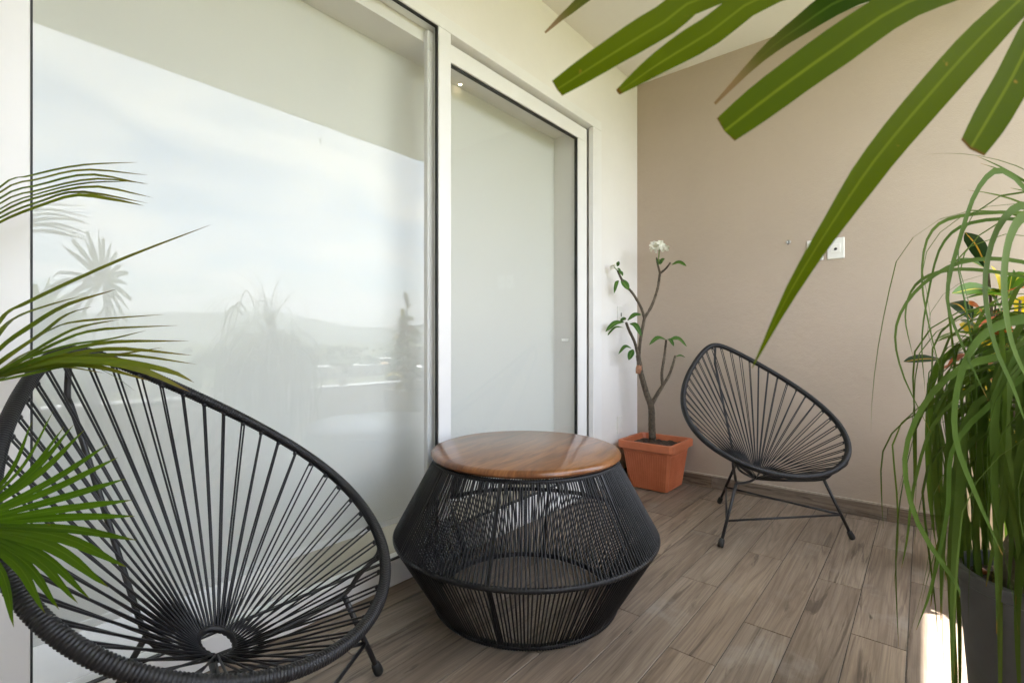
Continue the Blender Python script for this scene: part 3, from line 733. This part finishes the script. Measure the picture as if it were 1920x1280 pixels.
# --- plumeria in terracotta pot
def plumeria():
    bx, by = -.196, -.222
    r = empty('potted_plumeria', (bx, by, 0)); tag(r, 'plumeria tree with bare forked branches and white flowers in square terracotta pot', 'potted plant')
    O = Vector((bx, by, 0))
    mb = MB()
    def sq(hw, z): 
        c = hw * .10
        return [(-hw + c, -hw, z), (hw - c, -hw, z), (hw, -hw + c, z), (hw, hw - c, z), (hw - c, hw, z), (-hw + c, hw, z), (-hw, hw - c, z), (-hw, -hw + c, z)]
    prof = [(.108, .006), (.112, .008), (.138, .235), (.141, .237), (.141, .243), (.150, .247), (.159, .253), (.160, .292), (.158, .297), (.142, .297), (.140, .290), (.134, .24)]
    for hw, z in prof: mb.v += sq(hw * 1.13, z * 1.02)
    for i in range(len(prof) - 1):
        for k in range(8): mb.f.append((i * 8 + k, i * 8 + (k + 1) % 8, (i + 1) * 8 + (k + 1) % 8, (i + 1) * 8 + k))
    mb.f.append(tuple(range(8))[::-1])
    pot = mb.build('pot', M['terracotta'], r)
    ribs = MB()
    for sgn in (0, 1, 2, 3):
        for k in range(17):
            t = (k - 8) / 8.0 * .84
            a = Vector((t * .124, -.1275, .02)); b = Vector((t * .151, -.1545, .228)); ro = Matrix.Rotation(sgn * math.pi / 2, 3, 'Z')
            ribs.tube([ro @ a, ro @ b], .0036, 5)
    ribs.build('ribs', M['terracotta'], pot); pot.children[0]['kind'] = 'stuff'
    for sx in (-1, 1):
        for sy in (-1, 1): MB().box((sx * .085 - .02, sy * .085 - .02, 0), (sx * .085 + .02, sy * .085 + .02, .0055)).build('foot', M['terracotta'], pot)
    sm = MB(); n = 14; rnd = random.Random(8)
    for j in range(n):
        for i in range(n):
            e = i in (0, n - 1) or j in (0, n - 1)
            sm.v.append((-.157 + .314 * i / (n - 1), -.157 + .314 * j / (n - 1), .268 + (0 if e else rnd.uniform(-.006, .014))))
    for j in range(n - 1):
        for i in range(n - 1): sm.f.append((j * n + i, j * n + i + 1, (j + 1) * n + i + 1, (j + 1) * n + i))
    sm.build('soil', M['soil'], pot)
    Z = lambda x, y, d=3.17: at(1080 + x / 2.4615, 420 + y / 2.4615, d) - O
    def branch(pts, r0, r1, par, d=3.17, name='branch'):
        c = [Z(p[0], p[1], p[2] if len(p) > 2 else d) for p in pts]
        n = 8 * len(c); P = spline(c, n)
        rr = [.88 * (r0 + (r1 - r0) * i / (n - 1)) * (1 + .10 * (i % 2) + .12 * mnoise.noise(Vector((i * .7, r0 * 900, 0)))) for i in range(n)]
        return MB().tube(P, rr, 9).build(name, M['bark'], par, True)
    base = Vector((.0, .0, .26))
    tr = MB()
    c = [Z(353, 990, 3.17), Z(350, 930, 3.17), Z(347, 845), Z(325, 780), Z(300, 690), Z(292, 640), Z(286, 605)]
    P = spline(c, 40); trunk = tr.tube(P, [(.0225 - .0085 * i / 39) * (1 + .06 * (i % 2) + (.10 if 28 < i < 33 else 0)) for i in range(40)], 10).build('trunk', M['bark'], r, True)
    MB().tube([Z(288, 690), Z(291, 668), Z(294, 645)], [.017, .022, .0165], 9).build('healed_cut', M['healed'], trunk, True)
    b1 = branch([(345, 838), (372, 790), (402, 742)], .016, .0125, r)
    b2 = branch([(400, 745), (396, 690), (408, 610), (416, 535, 3.13)], .0115, .0075, r)
    b3 = branch([(400, 745), (428, 700), (446, 650), (458, 608, 3.2)], .0115, .0075, r)
    b4 = branch([(290, 620), (272, 548, 3.13), (245, 490, 3.10), (232, 455, 3.08)], .0115, .009, r)
    b5 = branch([(290, 612), (298, 530), (316, 432)], .0115, .0105, r)
    b6 = branch([(316, 434), (300, 385, 3.14), (262, 320, 3.11), (222, 275, 3.09), (192, 215, 3.08)], .010, .0075, r)
    b7 = branch([(316, 434), (350, 375), (376, 300), (388, 225)], .0105, .009, r)
    b8 = branch([(388, 228), (378, 190), (372, 155, 3.15)], .008, .006, r)
    b9 = branch([(390, 226), (415, 205, 3.13), (436, 178, 3.11)], .008, .006, r)
    def lf(a, b, w, d0, dd=0.0, sag=10, mat='plumeria_leaf'):
        A = Z(a[0], a[1], d0); B = Z(b[0], b[1], d0 + dd); m = (A + B) / 2 + Vector((0, 0, sag * .00135))
        nrm = (-FW * .75 + UP * .65).normalized()
        leaf_mesh([A, m, B], w * .00142, BROAD, nrm, fold=.25, n=10).build('leaf', M[mat], r, True)
    for a, b, w, d, dd, sg in (((442, 188), (510, 195), 24, 3.11, -.05, 14), ((208, 252), (243, 305), 34, 3.09, -.03, 0), ((196, 260), (176, 320), 17, 3.08, -.05, 14), ((238, 445), (302, 417), 22, 3.08, .04, 12),
                               ((222, 452), (136, 497), 26, 3.08, -.06, 16), ((220, 478), (140, 520), 12, 3.09, .05, 22), ((248, 460), (302, 518), 28, 3.08, -.05, 20), ((256, 573), (196, 600), 17, 3.12, -.04, 22), ((264, 578), (243, 628), 28, 3.12, -.05, 4),
                               ((414, 532), (337, 558), 20, 3.13, -.05, 20), ((418, 534), (452, 564), 20, 3.13, -.06, 14), ((430, 534), (512, 566), 25, 3.13, .04, 22), ((458, 612), (505, 615), 10, 3.2, .02, 8), ((204, 455), (232, 440), 26, 3.08, -.03, 6),
                               ((190, 195), (200, 172), 18, 3.08, -.02, 0), ((205, 230), (190, 205), 22, 3.08, -.02, 4), ((384, 185), (410, 160), 26, 3.14, -.03, 2), ((380, 190), (368, 165), 26, 3.14, -.03, 2), ((392, 190), (384, 165), 24, 3.12, -.03, 2),
                               ((215, 240), (205, 215), 14, 3.08, .02, 2)): lf(a, b, w, d, dd, sg)
    def flower(c, s, seed):
        rd = random.Random(seed); q = Vector((rd.uniform(-1, 1), rd.uniform(-1, 1), rd.uniform(.1, 1))).normalized()
        q = (q + -FW * .5).normalized(); e1 = q.orthogonal().normalized(); e2 = q.cross(e1); mb = MB(); a0 = rd.uniform(0, 6)
        for k in range(5):
            a = a0 + k * 2 * math.pi / 5; d = e1 * math.cos(a) + e2 * math.sin(a)
            mb2 = leaf_mesh([c, c + d * s * .55 + q * s * .28, c + d * s + q * s * .12], s * .72, [(0, .2), (.4, .85), (.7, 1), (.9, .7), (1, .15)], q, fold=.3, n=7)
            o = len(mb.v); mb.v += mb2.v; mb.f += [tuple(o + i for i in f) for f in mb2.f]
        mb.build('flower', M['petal'], r, True)
    stalk = MB().tube(spline([Z(380, 190, 3.15), Z(382, 150, 3.15), Z(384, 112, 3.15)], 8), .004, 6).build('flower_stalk', M['petiole'], r, True)
    rd = random.Random(2)
    for k in range(11): flower(Z(384 + rd.uniform(-30, 30), 103 + rd.uniform(-14, 14), 3.15 + rd.uniform(-.05, .05)), .031, k)
    for k in range(4): flower(Z(168 + rd.uniform(-8, 10), 190 + rd.uniform(-10, 10), 3.07 + rd.uniform(-.02, .02)), .017, 40 + k)
    MB().tube([Z(192, 215, 3.08), Z(175, 198, 3.07)], .003, 6).build('flower_stalk', M['petiole'], r, True)
plumeria()

def ponytail_arcs(r, c):
    """long loose leaves that loop clear of the crown"""
    for pts, w, d0, d1 in (([(1990, 440), (1890, 325), (1835, 350), (1795, 460), (1775, 560), (1805, 650), (1850, 745)], .012, .92, .86),
                           ([(2000, 450), (1930, 402), (1800, 405), (1742, 440), (1728, 525), (1745, 625), (1772, 725)], .0075, .98, .98),
                           ([(2000, 470), (1930, 415), (1820, 418), (1765, 460), (1740, 550), (1728, 640), (1735, 740)], .0075, 1.0, 1.02),
                           ([(2000, 520), (1900, 488), (1800, 492), (1722, 540), (1680, 610), (1690, 695), (1745, 810)], .0085, .98, .95),
                           ([(2000, 540), (1900, 515), (1790, 505), (1720, 530), (1697, 590), (1712, 670)], .0075, 1.0, .98),
                           ([(1990, 440), (1920, 385), (1868, 430), (1845, 530), (1862, 640), (1900, 730), (1930, 815)], .015, .88, .80),
                           ([(2010, 460), (1930, 405), (1893, 440), (1880, 530), (1895, 640), (1940, 740)], .020, .86, .78),
                           ([(2000, 600), (1900, 600), (1830, 640), (1795, 720), (1790, 820), (1830, 930), (1880, 1040)], .018, .90, .82),
                           ([(2000, 620), (1900, 660), (1800, 690), (1730, 760), (1695, 860), (1720, 980), (1790, 1090), (1800, 1120)], .015, .92, .86),
                           ([(2000, 640), (1880, 690), (1760, 780), (1715, 900), (1700, 1010), (1690, 1065)], .011, .98, 1.0),
                           ([(2000, 640), (1900, 720), (1790, 830), (1775, 960), (1745, 1100), (1718, 1180)], .014, .92, .88)):
        n = len(pts) - 1; P = [at(x, y, d0 + (d1 - d0) * i / n) - c for i, (x, y) in enumerate(pts)]
        leaf_mesh(P, w, STRAP, (-FW + RT * .3).normalized(), fold=.2, n=22).build('leaf', M['strap_leaf'], r, True)
# --- ponytail palm
def ponytail():
    c = Vector((-1.768, -1.737, 0))
    r = empty('potted_ponytail_palm', c); tag(r, 'ponytail palm with long drooping strap leaves in dark grey round pot', 'potted plant')
    pot = pot_round(r, .455, .14, .105, M['conc_pot'], .425)
    rd = random.Random(31)
    for k in range(7):
        a = rd.uniform(0, 6.28); q = rd.uniform(.05, .11)
        MB().ball((q * math.cos(a), q * math.sin(a), .437), rd.uniform(.010, .02), 8, 5, (1, .8, .55)).build('pebble', M['terracotta'] if k < 3 else M['cream_pot'], pot, True)
    MB().tube([(0, 0, .41), (0, 0, .45), (.0, 0, .50), (.004, 0, .56), (.025, -.04, .70), (.045, -.085, .90), (.056, -.102, 1.04), (.056, -.102, 1.12)], [.07, .078, .068, .042, .030, .028, .032, .022], 14).build('trunk', M['bark2'], r, True)
    rd = random.Random(77)
    toc = (CAM - c); azc = math.atan2(toc.y, toc.x)
    for k in range(290):
        az = rd.uniform(0, 2 * math.pi) if k % 6 else azc + R_(rd.uniform(-100, 60)); ez = rd.random() ** .85
        z0 = .56 + .36 * ez if ez < .90 else rd.uniform(.98, 1.10); L = rd.uniform(.60, .95) * (.5 if ez > .95 else 1)
        if math.cos(az - (azc + R_(70))) > .5 or True: pass
        el = R_(rd.uniform(45, 86)) if ez < .95 else R_(rd.uniform(72, 89))
        dr = rd.uniform(7.0, 14.0) if ez < .95 else rd.uniform(2.5, 4.5)
        n = 15; st = L / (n - 1); p = Vector((.02 * math.cos(az) + .056, .02 * math.sin(az) - .102, z0)); wl_ = rd.random() < .15 or ez > .90
        if wl_: dr *= .72
        P = [p.copy()]; e = el; a = az
        wob = rd.uniform(-1.6, 1.6); tw = rd.uniform(-1.0, 1.0); N = []
        for i in range(n):
            t = i / (n - 1)
            dirv = Vector((math.cos(a) * math.cos(e), math.sin(a) * math.cos(e), math.sin(e)))
            hz = Vector((-math.sin(a), math.cos(a), 0)); nn = hz.cross(dirv) * -1
            nn = Matrix.Rotation(tw * t * 1.8, 3, dirv) @ nn; N.append(nn)
            if i < n - 1:
                p = p + dirv * st; P.append(p.copy())
            cap = R_(-93 + 9 * math.sin(k * 1.7) + 8 * math.sin(t * 5 + k)); e = max(cap, e - dr * st * (1.0 if i > 1 else .4)); a += wob * st * 1.2
        # keep clear of the floor
        low = [i for i, q in enumerate(P) if q.z < .05]
        if low and low[0] < 6: continue
        if low:
            P = P[:low[0]]; Q = spline(P, 15); N = [N[min(len(P) - 1, int(i * len(P) / 15))] for i in range(15)]; P = Q
        leaf_mesh(P, rd.uniform(.0055, .0075) if wl_ else rd.uniform(.010, .018), STRAP, N, fold=.22, n=15).build('leaf', M['strap_dry' if rd.random() < .012 else 'strap_leaf'], r, True)
    ponytail_arcs(r, c)
ponytail()

# --- croton in cream planter
def croton():
    c = Vector((-.56, -1.80, 0))
    r = empty('potted_croton', c); tag(r, 'croton with yellow, orange and dark green leaves in cream planter by the tan wall', 'potted plant')
    mb = MB()
    prof = [(.115, 0), (.118, .004), (.165, .50), (.168, .504), (.168, .522), (.166, .525), (.150, .525), (.147, .49)]
    for hw, z in prof:
        k = hw * .08; mb.v += [(-hw + k, -hw, z), (hw - k, -hw, z), (hw, -hw + k, z), (hw, hw - k, z), (hw - k, hw, z), (-hw + k, hw, z), (-hw, hw - k, z), (-hw, -hw + k, z)]
    for i in range(len(prof) - 1):
        for k in range(8): mb.f.append((i * 8 + k, i * 8 + (k + 1) % 8, (i + 1) * 8 + (k + 1) % 8, (i + 1) * 8 + k))
    mb.f.append(tuple(range(8))[::-1])
    pot = mb.build('planter', M['cream_pot'], r)
    pb = MB(); rd = random.Random(5)
    for k in range(170): pb.ball((rd.uniform(-.14, .14), rd.uniform(-.14, .14), .505 + rd.uniform(0, .012)), rd.uniform(.009, .015), 6, 4, (1, .85, .6))
    pb.box((-.147, -.147, .47), (.147, .147, .504)); o = pb.build('pebbles', M['pebble'], pot); o['kind'] = 'stuff'
    rd = random.Random(19)
    stems = []
    for k in range(5):
        a = rd.uniform(0, 6.28); top = Vector((.11 * math.cos(a), .11 * math.sin(a), rd.uniform(.95, 1.2)))
        P = spline([Vector((.03 * math.cos(a), .03 * math.sin(a), .49)), Vector((.06 * math.cos(a), .06 * math.sin(a), .75)), top], 10); stems.append(P)
        MB().tube(P, [.008 - .004 * i / 9 for i in range(10)], 7).build('stem', M['bark'], r, True)
    mats = ['croton_green', 'croton_dark', 'croton_yellow', 'croton_red']
    for k in range(78):
        P = stems[k % 5]; i = rd.randint(2, 9); p = P[i]; a = rd.uniform(0, 6.28); el = rd.uniform(-.3, 1.0) if i > 5 else rd.uniform(-.5, .5)
        L = rd.uniform(.11, .19); d = Vector((math.cos(a) * math.cos(el), math.sin(a) * math.cos(el), math.sin(el)))
        w = p + d * L + c
        if w.x > -.05: continue
        nrm = (Vector((0, 0, 1)) - d * d.z + Vector((rd.uniform(-.4, .4), rd.uniform(-.4, .4), 0))).normalized()
        m = 'croton_green' if i > 7 and rd.random() < .5 else rd.choice(mats if i > 3 else mats[:3])
        leaf_mesh([p, p + d * L * .5 + Vector((0, 0, .012)), p + d * L + Vector((0, 0, -.015))], rd.uniform(.045, .07), BROAD, nrm, fold=.2, n=9).build('leaf', M[m], r, True)
    A = at(1765, 673, 2.0) - c; B = at(1694, 678, 2.02) - c
    leaf_mesh([A, (A + B) / 2 + Vector((0, 0, .006)), B], .055, BROAD, (UP * .8 - FW * .5).normalized(), fold=.15, n=10).build('leaf', M['croton_dark'], r, True)
    for x0, y0, x1, y1, w, mt in ((1880, 560, 1858, 498, .055, 'croton_yellow'), (1885, 545, 1928, 512, .05, 'croton_green'), (1880, 590, 1840, 535, .05, 'croton_green'), (1895, 600, 1832, 625, .055, 'croton_red'), (1905, 590, 1935, 560, .06, 'croton_yellow'),
                                  (1890, 620, 1850, 680, .055, 'croton_yellow'), (1895, 610, 1870, 665, .05, 'croton_red'), (1850, 640, 1800, 600, .05, 'croton_dark'), (1870, 545, 1785, 550, .06, 'croton_green'), (1845, 590, 1815, 570, .045, 'croton_red'), (1900, 640, 1930, 690, .055, 'croton_yellow'), (1890, 560, 1900, 505, .05, 'croton_green')):
        a_ = at(x0, y0, 1.84) - c; b_ = at(x1, y1, 1.80) - c
        leaf_mesh([a_, (a_ + b_) / 2 + Vector((0, 0, .012)), b_], w, BROAD, (UP * .6 - FW * .7).normalized(), fold=.2, n=9).build('leaf', M[mt], r, True)
        MB().tube([stems[2][7], a_], .0025, 5).build('stem', M['bark'], r, True)
    MB().tube([stems[0][6], A], .003, 5).build('stem', M['bark'], r, True)
croton()

# --- fan palm beside the camera
def fan_palm():
    base = Vector((-2.62, -2.02, 0))
    r = empty('potted_fan_palm', base); tag(r, 'fan palm leaf of broad pleated green segments with clipped tips hanging overhead', 'potted plant')
    pot_round(r, .34, .16, .115, M['conc_pot'], .31)
    MB().tube([(0, 0, .29), (.01, .01, .45), (0, .02, .62), (.01, .02, .74)], [.045, .040, .034, .025], 12).build('trunk', M['bark2'], r, True)
    crown = Vector((.01, .02, .72))
    D = .385; hub = at(2010, -75, D) - base
    def frond(h, ctrl):
        return MB().tube(spline([crown] + ctrl + [h], 18), [.007 - .003 * i / 17 for i in range(18)], 7).build('petiole', M['petiole'], r, True)
    f = frond(hub, [crown + Vector((-.01, .06, .28)), hub + Vector((.03, -.10, -.08))])
    N = (-FW).normalized()
    CUT = [(0, .35), (.15, .62), (.35, .95), (.6, 1), (.85, .95), (.97, .82), (1, .74)]
    LONG = [(0, .35), (.12, .7), (.3, 1), (.5, .95), (.62, .84), (.74, .58), (.86, .36), (.95, .14), (1, .02)]
    DRY = [(0, .35), (.2, .8), (.45, .9), (.7, .55), (.85, .30), (1, .10)]
    def vis(px, w, prof, mat, dn=0.0, tip=0.0, n=16, fold=.22):
        P = [hub] + [at(x, y, D + dn + tip * i / (len(px) - 1)) - base for i, (x, y) in enumerate(px)]
        leaf_mesh(P, w, prof, N, fold=fold, n=n).build('leaflet', M[mat], f, True)
    vis([(1700, -95), (1340, -12), (1245, 42), (1150, 100), (1044, 168)], .0235, [(0, .35), (.2, .7), (.5, 1), (.7, 1), (.85, .84), (.985, .62), (1, .56)], 'fan_leaf', 0, -.02)
    vis([(1750, -90), (1450, -15), (1330, 62), (1235, 120), (1158, 174)], .0225, [(0, .35), (.2, .7), (.5, 1), (.68, .98), (.84, .66), (.96, .34), (1, .2)], 'fan_leaf', -.004, -.01)
    vis([(1800, -60), (1600, -10), (1500, 50), (1425, 108), (1340, 195)], .024, DRY, 'dry_tip', .012, .03)
    vis([(1700, -70), (1380, -60), (1150, -30), (1070, 20), (1022, 62)], .018, DRY, 'dry_tip', .02, .02)
    vis([(1850, -40), (1700, 5), (1565, 92), (1450, 175), (1358, 246)], .0285, CUT, 'fan_leaf', -.01, -.01)
    vis([(1935, -20), (1835, 75), (1740, 180), (1640, 300), (1560, 418), (1482, 545), (1410, 690)], .0255, LONG, 'fan_leaf', -.016, -.03, 22, .35)
    vis([(1985, -10), (1945, 50), (1900, 140), (1860, 210), (1818, 280)], .0275, CUT, 'fan_leaf', -.012, -.015)
    # the rest of the same leaf, outside the picture but mirrored in the glass
    rd = random.Random(6)
    for k in range(17):
        a = R_(-70 + k * 13.2 + rd.uniform(-3, 3)); L = rd.uniform(.25, .33)
        d = RT * math.cos(a) + UP * math.sin(a) - FW * .12; P = [hub, hub + d * L * .5, hub + d * L + Vector((0, 0, -.03))]
        leaf_mesh(P, .030, CUT if k % 2 else LONG, N, fold=.2, n=12).build('leaflet', M['fan_leaf'], f, True)
    h2 = Vector((-2.84, -1.97, 1.02)) - base
    f2 = frond(h2, [crown + Vector((-.04, .0, .16))])
    for k in range(24):
        a = R_(-150 + k * 12.6 + rd.uniform(-3, 3)); L = rd.uniform(.21, .29); e1 = Vector((.97, -.1, .2)).normalized(); e2 = Vector((-.15, .3, .94)).normalized()
        d = e1 * math.cos(a) + e2 * math.sin(a); P = [h2, h2 + d * L * .5, h2 + d * L + Vector((0, 0, -.03))]
        leaf_mesh(P, .026, CUT if k % 2 else LONG, Vector((0, 1, -.2)), fold=.2, n=10).build('leaflet', M['fan_leaf'], f2, True)
fan_palm()

# --- palm at the left, leaning in front of the chair
def left_palm():
    base = Vector((-3.62, -.42, 0))
    r = empty('potted_palm', base); tag(r, 'palm with narrow arching leaflets leaning over the rope chair by the window', 'potted plant')
    pot_round(r, .36, .17, .125, M['conc_pot'], .33)
    MB().tube([(0, 0, .31), (.01, 0, .46), (.03, -.01, .60)], [.035, .028, .02], 10).build('trunk', M['bark2'], r, True)
    crown = Vector((.03, -.01, .58)); rd = random.Random(14)
    Za = lambda x, y, d: at(x / 2.667, 280 + y / 2.667, d) - base
    def frond(path, r0=.006):
        P = spline([crown] + path, 16); return MB().tube(P, [r0 - r0 * .6 * i / 15 for i in range(16)], 7).build('petiole', M['petiole'], r, True)
    N = (-FW * .8 + UP * .6).normalized()
    def lfl(par, P, w, mat, prof=NEEDLE, n=14, fold=.25, NN=None):
        leaf_mesh(P, w, prof, NN or N, fold=fold, n=n).build('leaflet', M[mat], par, True)
    # upper frond
    fa0 = at(-150, 500, .86) - base
    fa = frond([Vector((.16, .02, .85)), Vector((.28, .10, 1.0)), fa0])
    for pts, w in (([(0, 190), (150, 135), (400, 82), (690, 65)], .0085), ([(0, 216), (200, 150), (430, 104), (740, 130)], .0085), ([(0, 246), (200, 180), (450, 128), (735, 176)], .009), ([(0, 272), (200, 205), (470, 150), (742, 172)], .008),
                   ([(0, 300), (200, 222), (430, 170), (690, 160)], .007), ([(0, 322), (200, 240), (470, 188), (765, 242)], .0095), ([(0, 345), (200, 264), (400, 214), (740, 270)], .0095), ([(0, 367), (200, 286), (380, 232), (560, 252), (722, 282)], .0125)):
        P = [fa0] + [Za(x, y, .93 + .12 * i / (len(pts) - 1)) for i, (x, y) in enumerate(pts)]
        lfl(fa, P, w, 'feather_leaf', [(0, .5), (.25, .8), (.6, 1), (.8, .9), (.93, .4), (1, .03)])
    # main frond
    fb0 = at(-55, 725, .80) - base
    fb = frond([Vector((.14, .0, .72)), fb0 + Vector((-.08, 0, .0)), fb0])
    B = [([(0, 862), (150, 762), (600, 555), (1055, 377)], .0115), ([(0, 920), (100, 835), (250, 780), (400, 735)], .013), ([(0, 1000), (150, 890), (330, 782), (580, 700)], .0135), ([(0, 1060), (200, 930), (330, 830), (460, 785)], .010),
         ([(100, 1000), (250, 905), (400, 860), (820, 825)], .0085), ([(50, 1085), (250, 962), (400, 890), (600, 850)], .0085), ([(60, 1085), (300, 962), (500, 902), (890, 880)], .009), ([(100, 1060), (350, 980), (550, 950), (730, 905)], .0085),
         ([(50, 1105), (300, 1018), (550, 965), (945, 958)], .0105), ([(50, 1115), (350, 1030), (600, 998), (960, 1030)], .0115), ([(30, 1122), (350, 1042), (650, 1030), (985, 1075)], .0095), ([(30, 1125), (300, 1058), (600, 1062), (850, 1110), (970, 1165)], .013),
         ([(30, 1125), (400, 1060), (700, 1100), (950, 1212)], .0165), ([(100, 1135), (400, 1076), (560, 1130), (680, 1210)], .008), ([(30, 1110), (300, 1080), (500, 1090), (760, 1160)], .011), ([(30, 1115), (250, 1050), (500, 1040), (810, 990)], .010),
         ([(20, 1120), (200, 1045), (420, 1030), (700, 1060)], .013), ([(0, 1135), (150, 1075), (350, 1068), (560, 1100)], .013), ([(0, 1110), (100, 1040), (180, 1000), (280, 970)], .012), ([(0, 1150), (150, 1105), (330, 1090), (520, 1118)], .009)]
    for k, (pts, w) in enumerate(B):
        d1 = .96 + .05 * math.sin(k * 2.1)
        P = [fb0] + [Za(x, y, .83 + (d1 - .83) * i / (len(pts) - 1)) for i, (x, y) in enumerate(pts)]
        lfl(fb, P, w, 'feather_leaf', [(0, .4), (.25, .8), (.5, 1), (.75, .85), (.9, .45), (1, .03)])
    # short leaflets on the side away from the picture
    for k in range(9):
        q = fa0 + Vector((-.06 * k * .5, -.01 * k, -.03 * k)); lfl(fa, [q, q + Vector((-.05, -.10, .06)), q + Vector((-.12, -.22, .02))], .012, 'feather_leaf')
        q = fb0 + Vector((-.04 * k * .5, -.0 * k, -.012 * k)); lfl(fb, [q, q + Vector((-.06, -.06, .05)), q + Vector((-.16, -.12, .0))], .012, 'feather_leaf')
    # low fan-shaped frond in front of the chair rim
    hub = at(-75, 985, .69) - base
    fc = frond([Vector((.18, -.06, .62)), hub + Vector((-.08, 0, -.02)), hub])
    Cc = [(120, 800, 4, .014), (138, 796, 3, .016), (158, 806, 2, .018), (203, 832, 1, .018), (221, 857, 0, .019), (236, 897, -2, .020), (248, 937, -4, .020), (253, 967, -4, .020), (256, 1012, -8, .019), (237, 1062, -26, .026), (203, 1100, -30, .028), (169, 1122, -22, .021),
          (146, 1130, -18, .022), (111, 1142, -14, .022), (84, 1148, -10, .024), (26, 1175, -10, .024), (60, 790, 6, .013), (100, 770, 10, .010), (-40, 1190, 0, .022), (-110, 1150, 0, .022), (-130, 850, 0, .02), (-60, 780, 0, .02)]
    for k, (x, y, b, w) in enumerate(Cc):
        dt = .70 + (.06 if y < 1000 else -.06) ; T = at(x, y, dt) - base; m = at((x - 22) / 2, (y + 985) / 2 + b * .6 - 4, (dt + .70) / 2) - base
        lfl(fc, [hub, m, T], w * .58, 'low_leaf', [(0, .2), (.25, .7), (.5, 1), (.75, .8), (.92, .35), (1, .03)], 12, .25, (-FW + UP * .25).normalized())
left_palm()

# ------------------------------------------------------------------ hazy air over the valley
def haze():
    m = bpy.data.materials.new('hazy_air'); m.use_nodes = True; n = m.node_tree.nodes; n.clear()
    o = n.new('ShaderNodeOutputMaterial'); v = n.new('ShaderNodeVolumePrincipled')
    v.inputs['Color'].default_value = (.93, .95, 1, 1); v.inputs['Density'].default_value = 6.0e-5; v.inputs['Anisotropy'].default_value = .0
    m.node_tree.links.new(v.outputs[0], o.inputs['Volume'])
    h = MB().box((-15500, -15500, -23), (15500, 15500, 760)).build('haze', m); tag(h, 'pale blue haze filling the air over the valley', 'haze', kind='stuff')
haze()
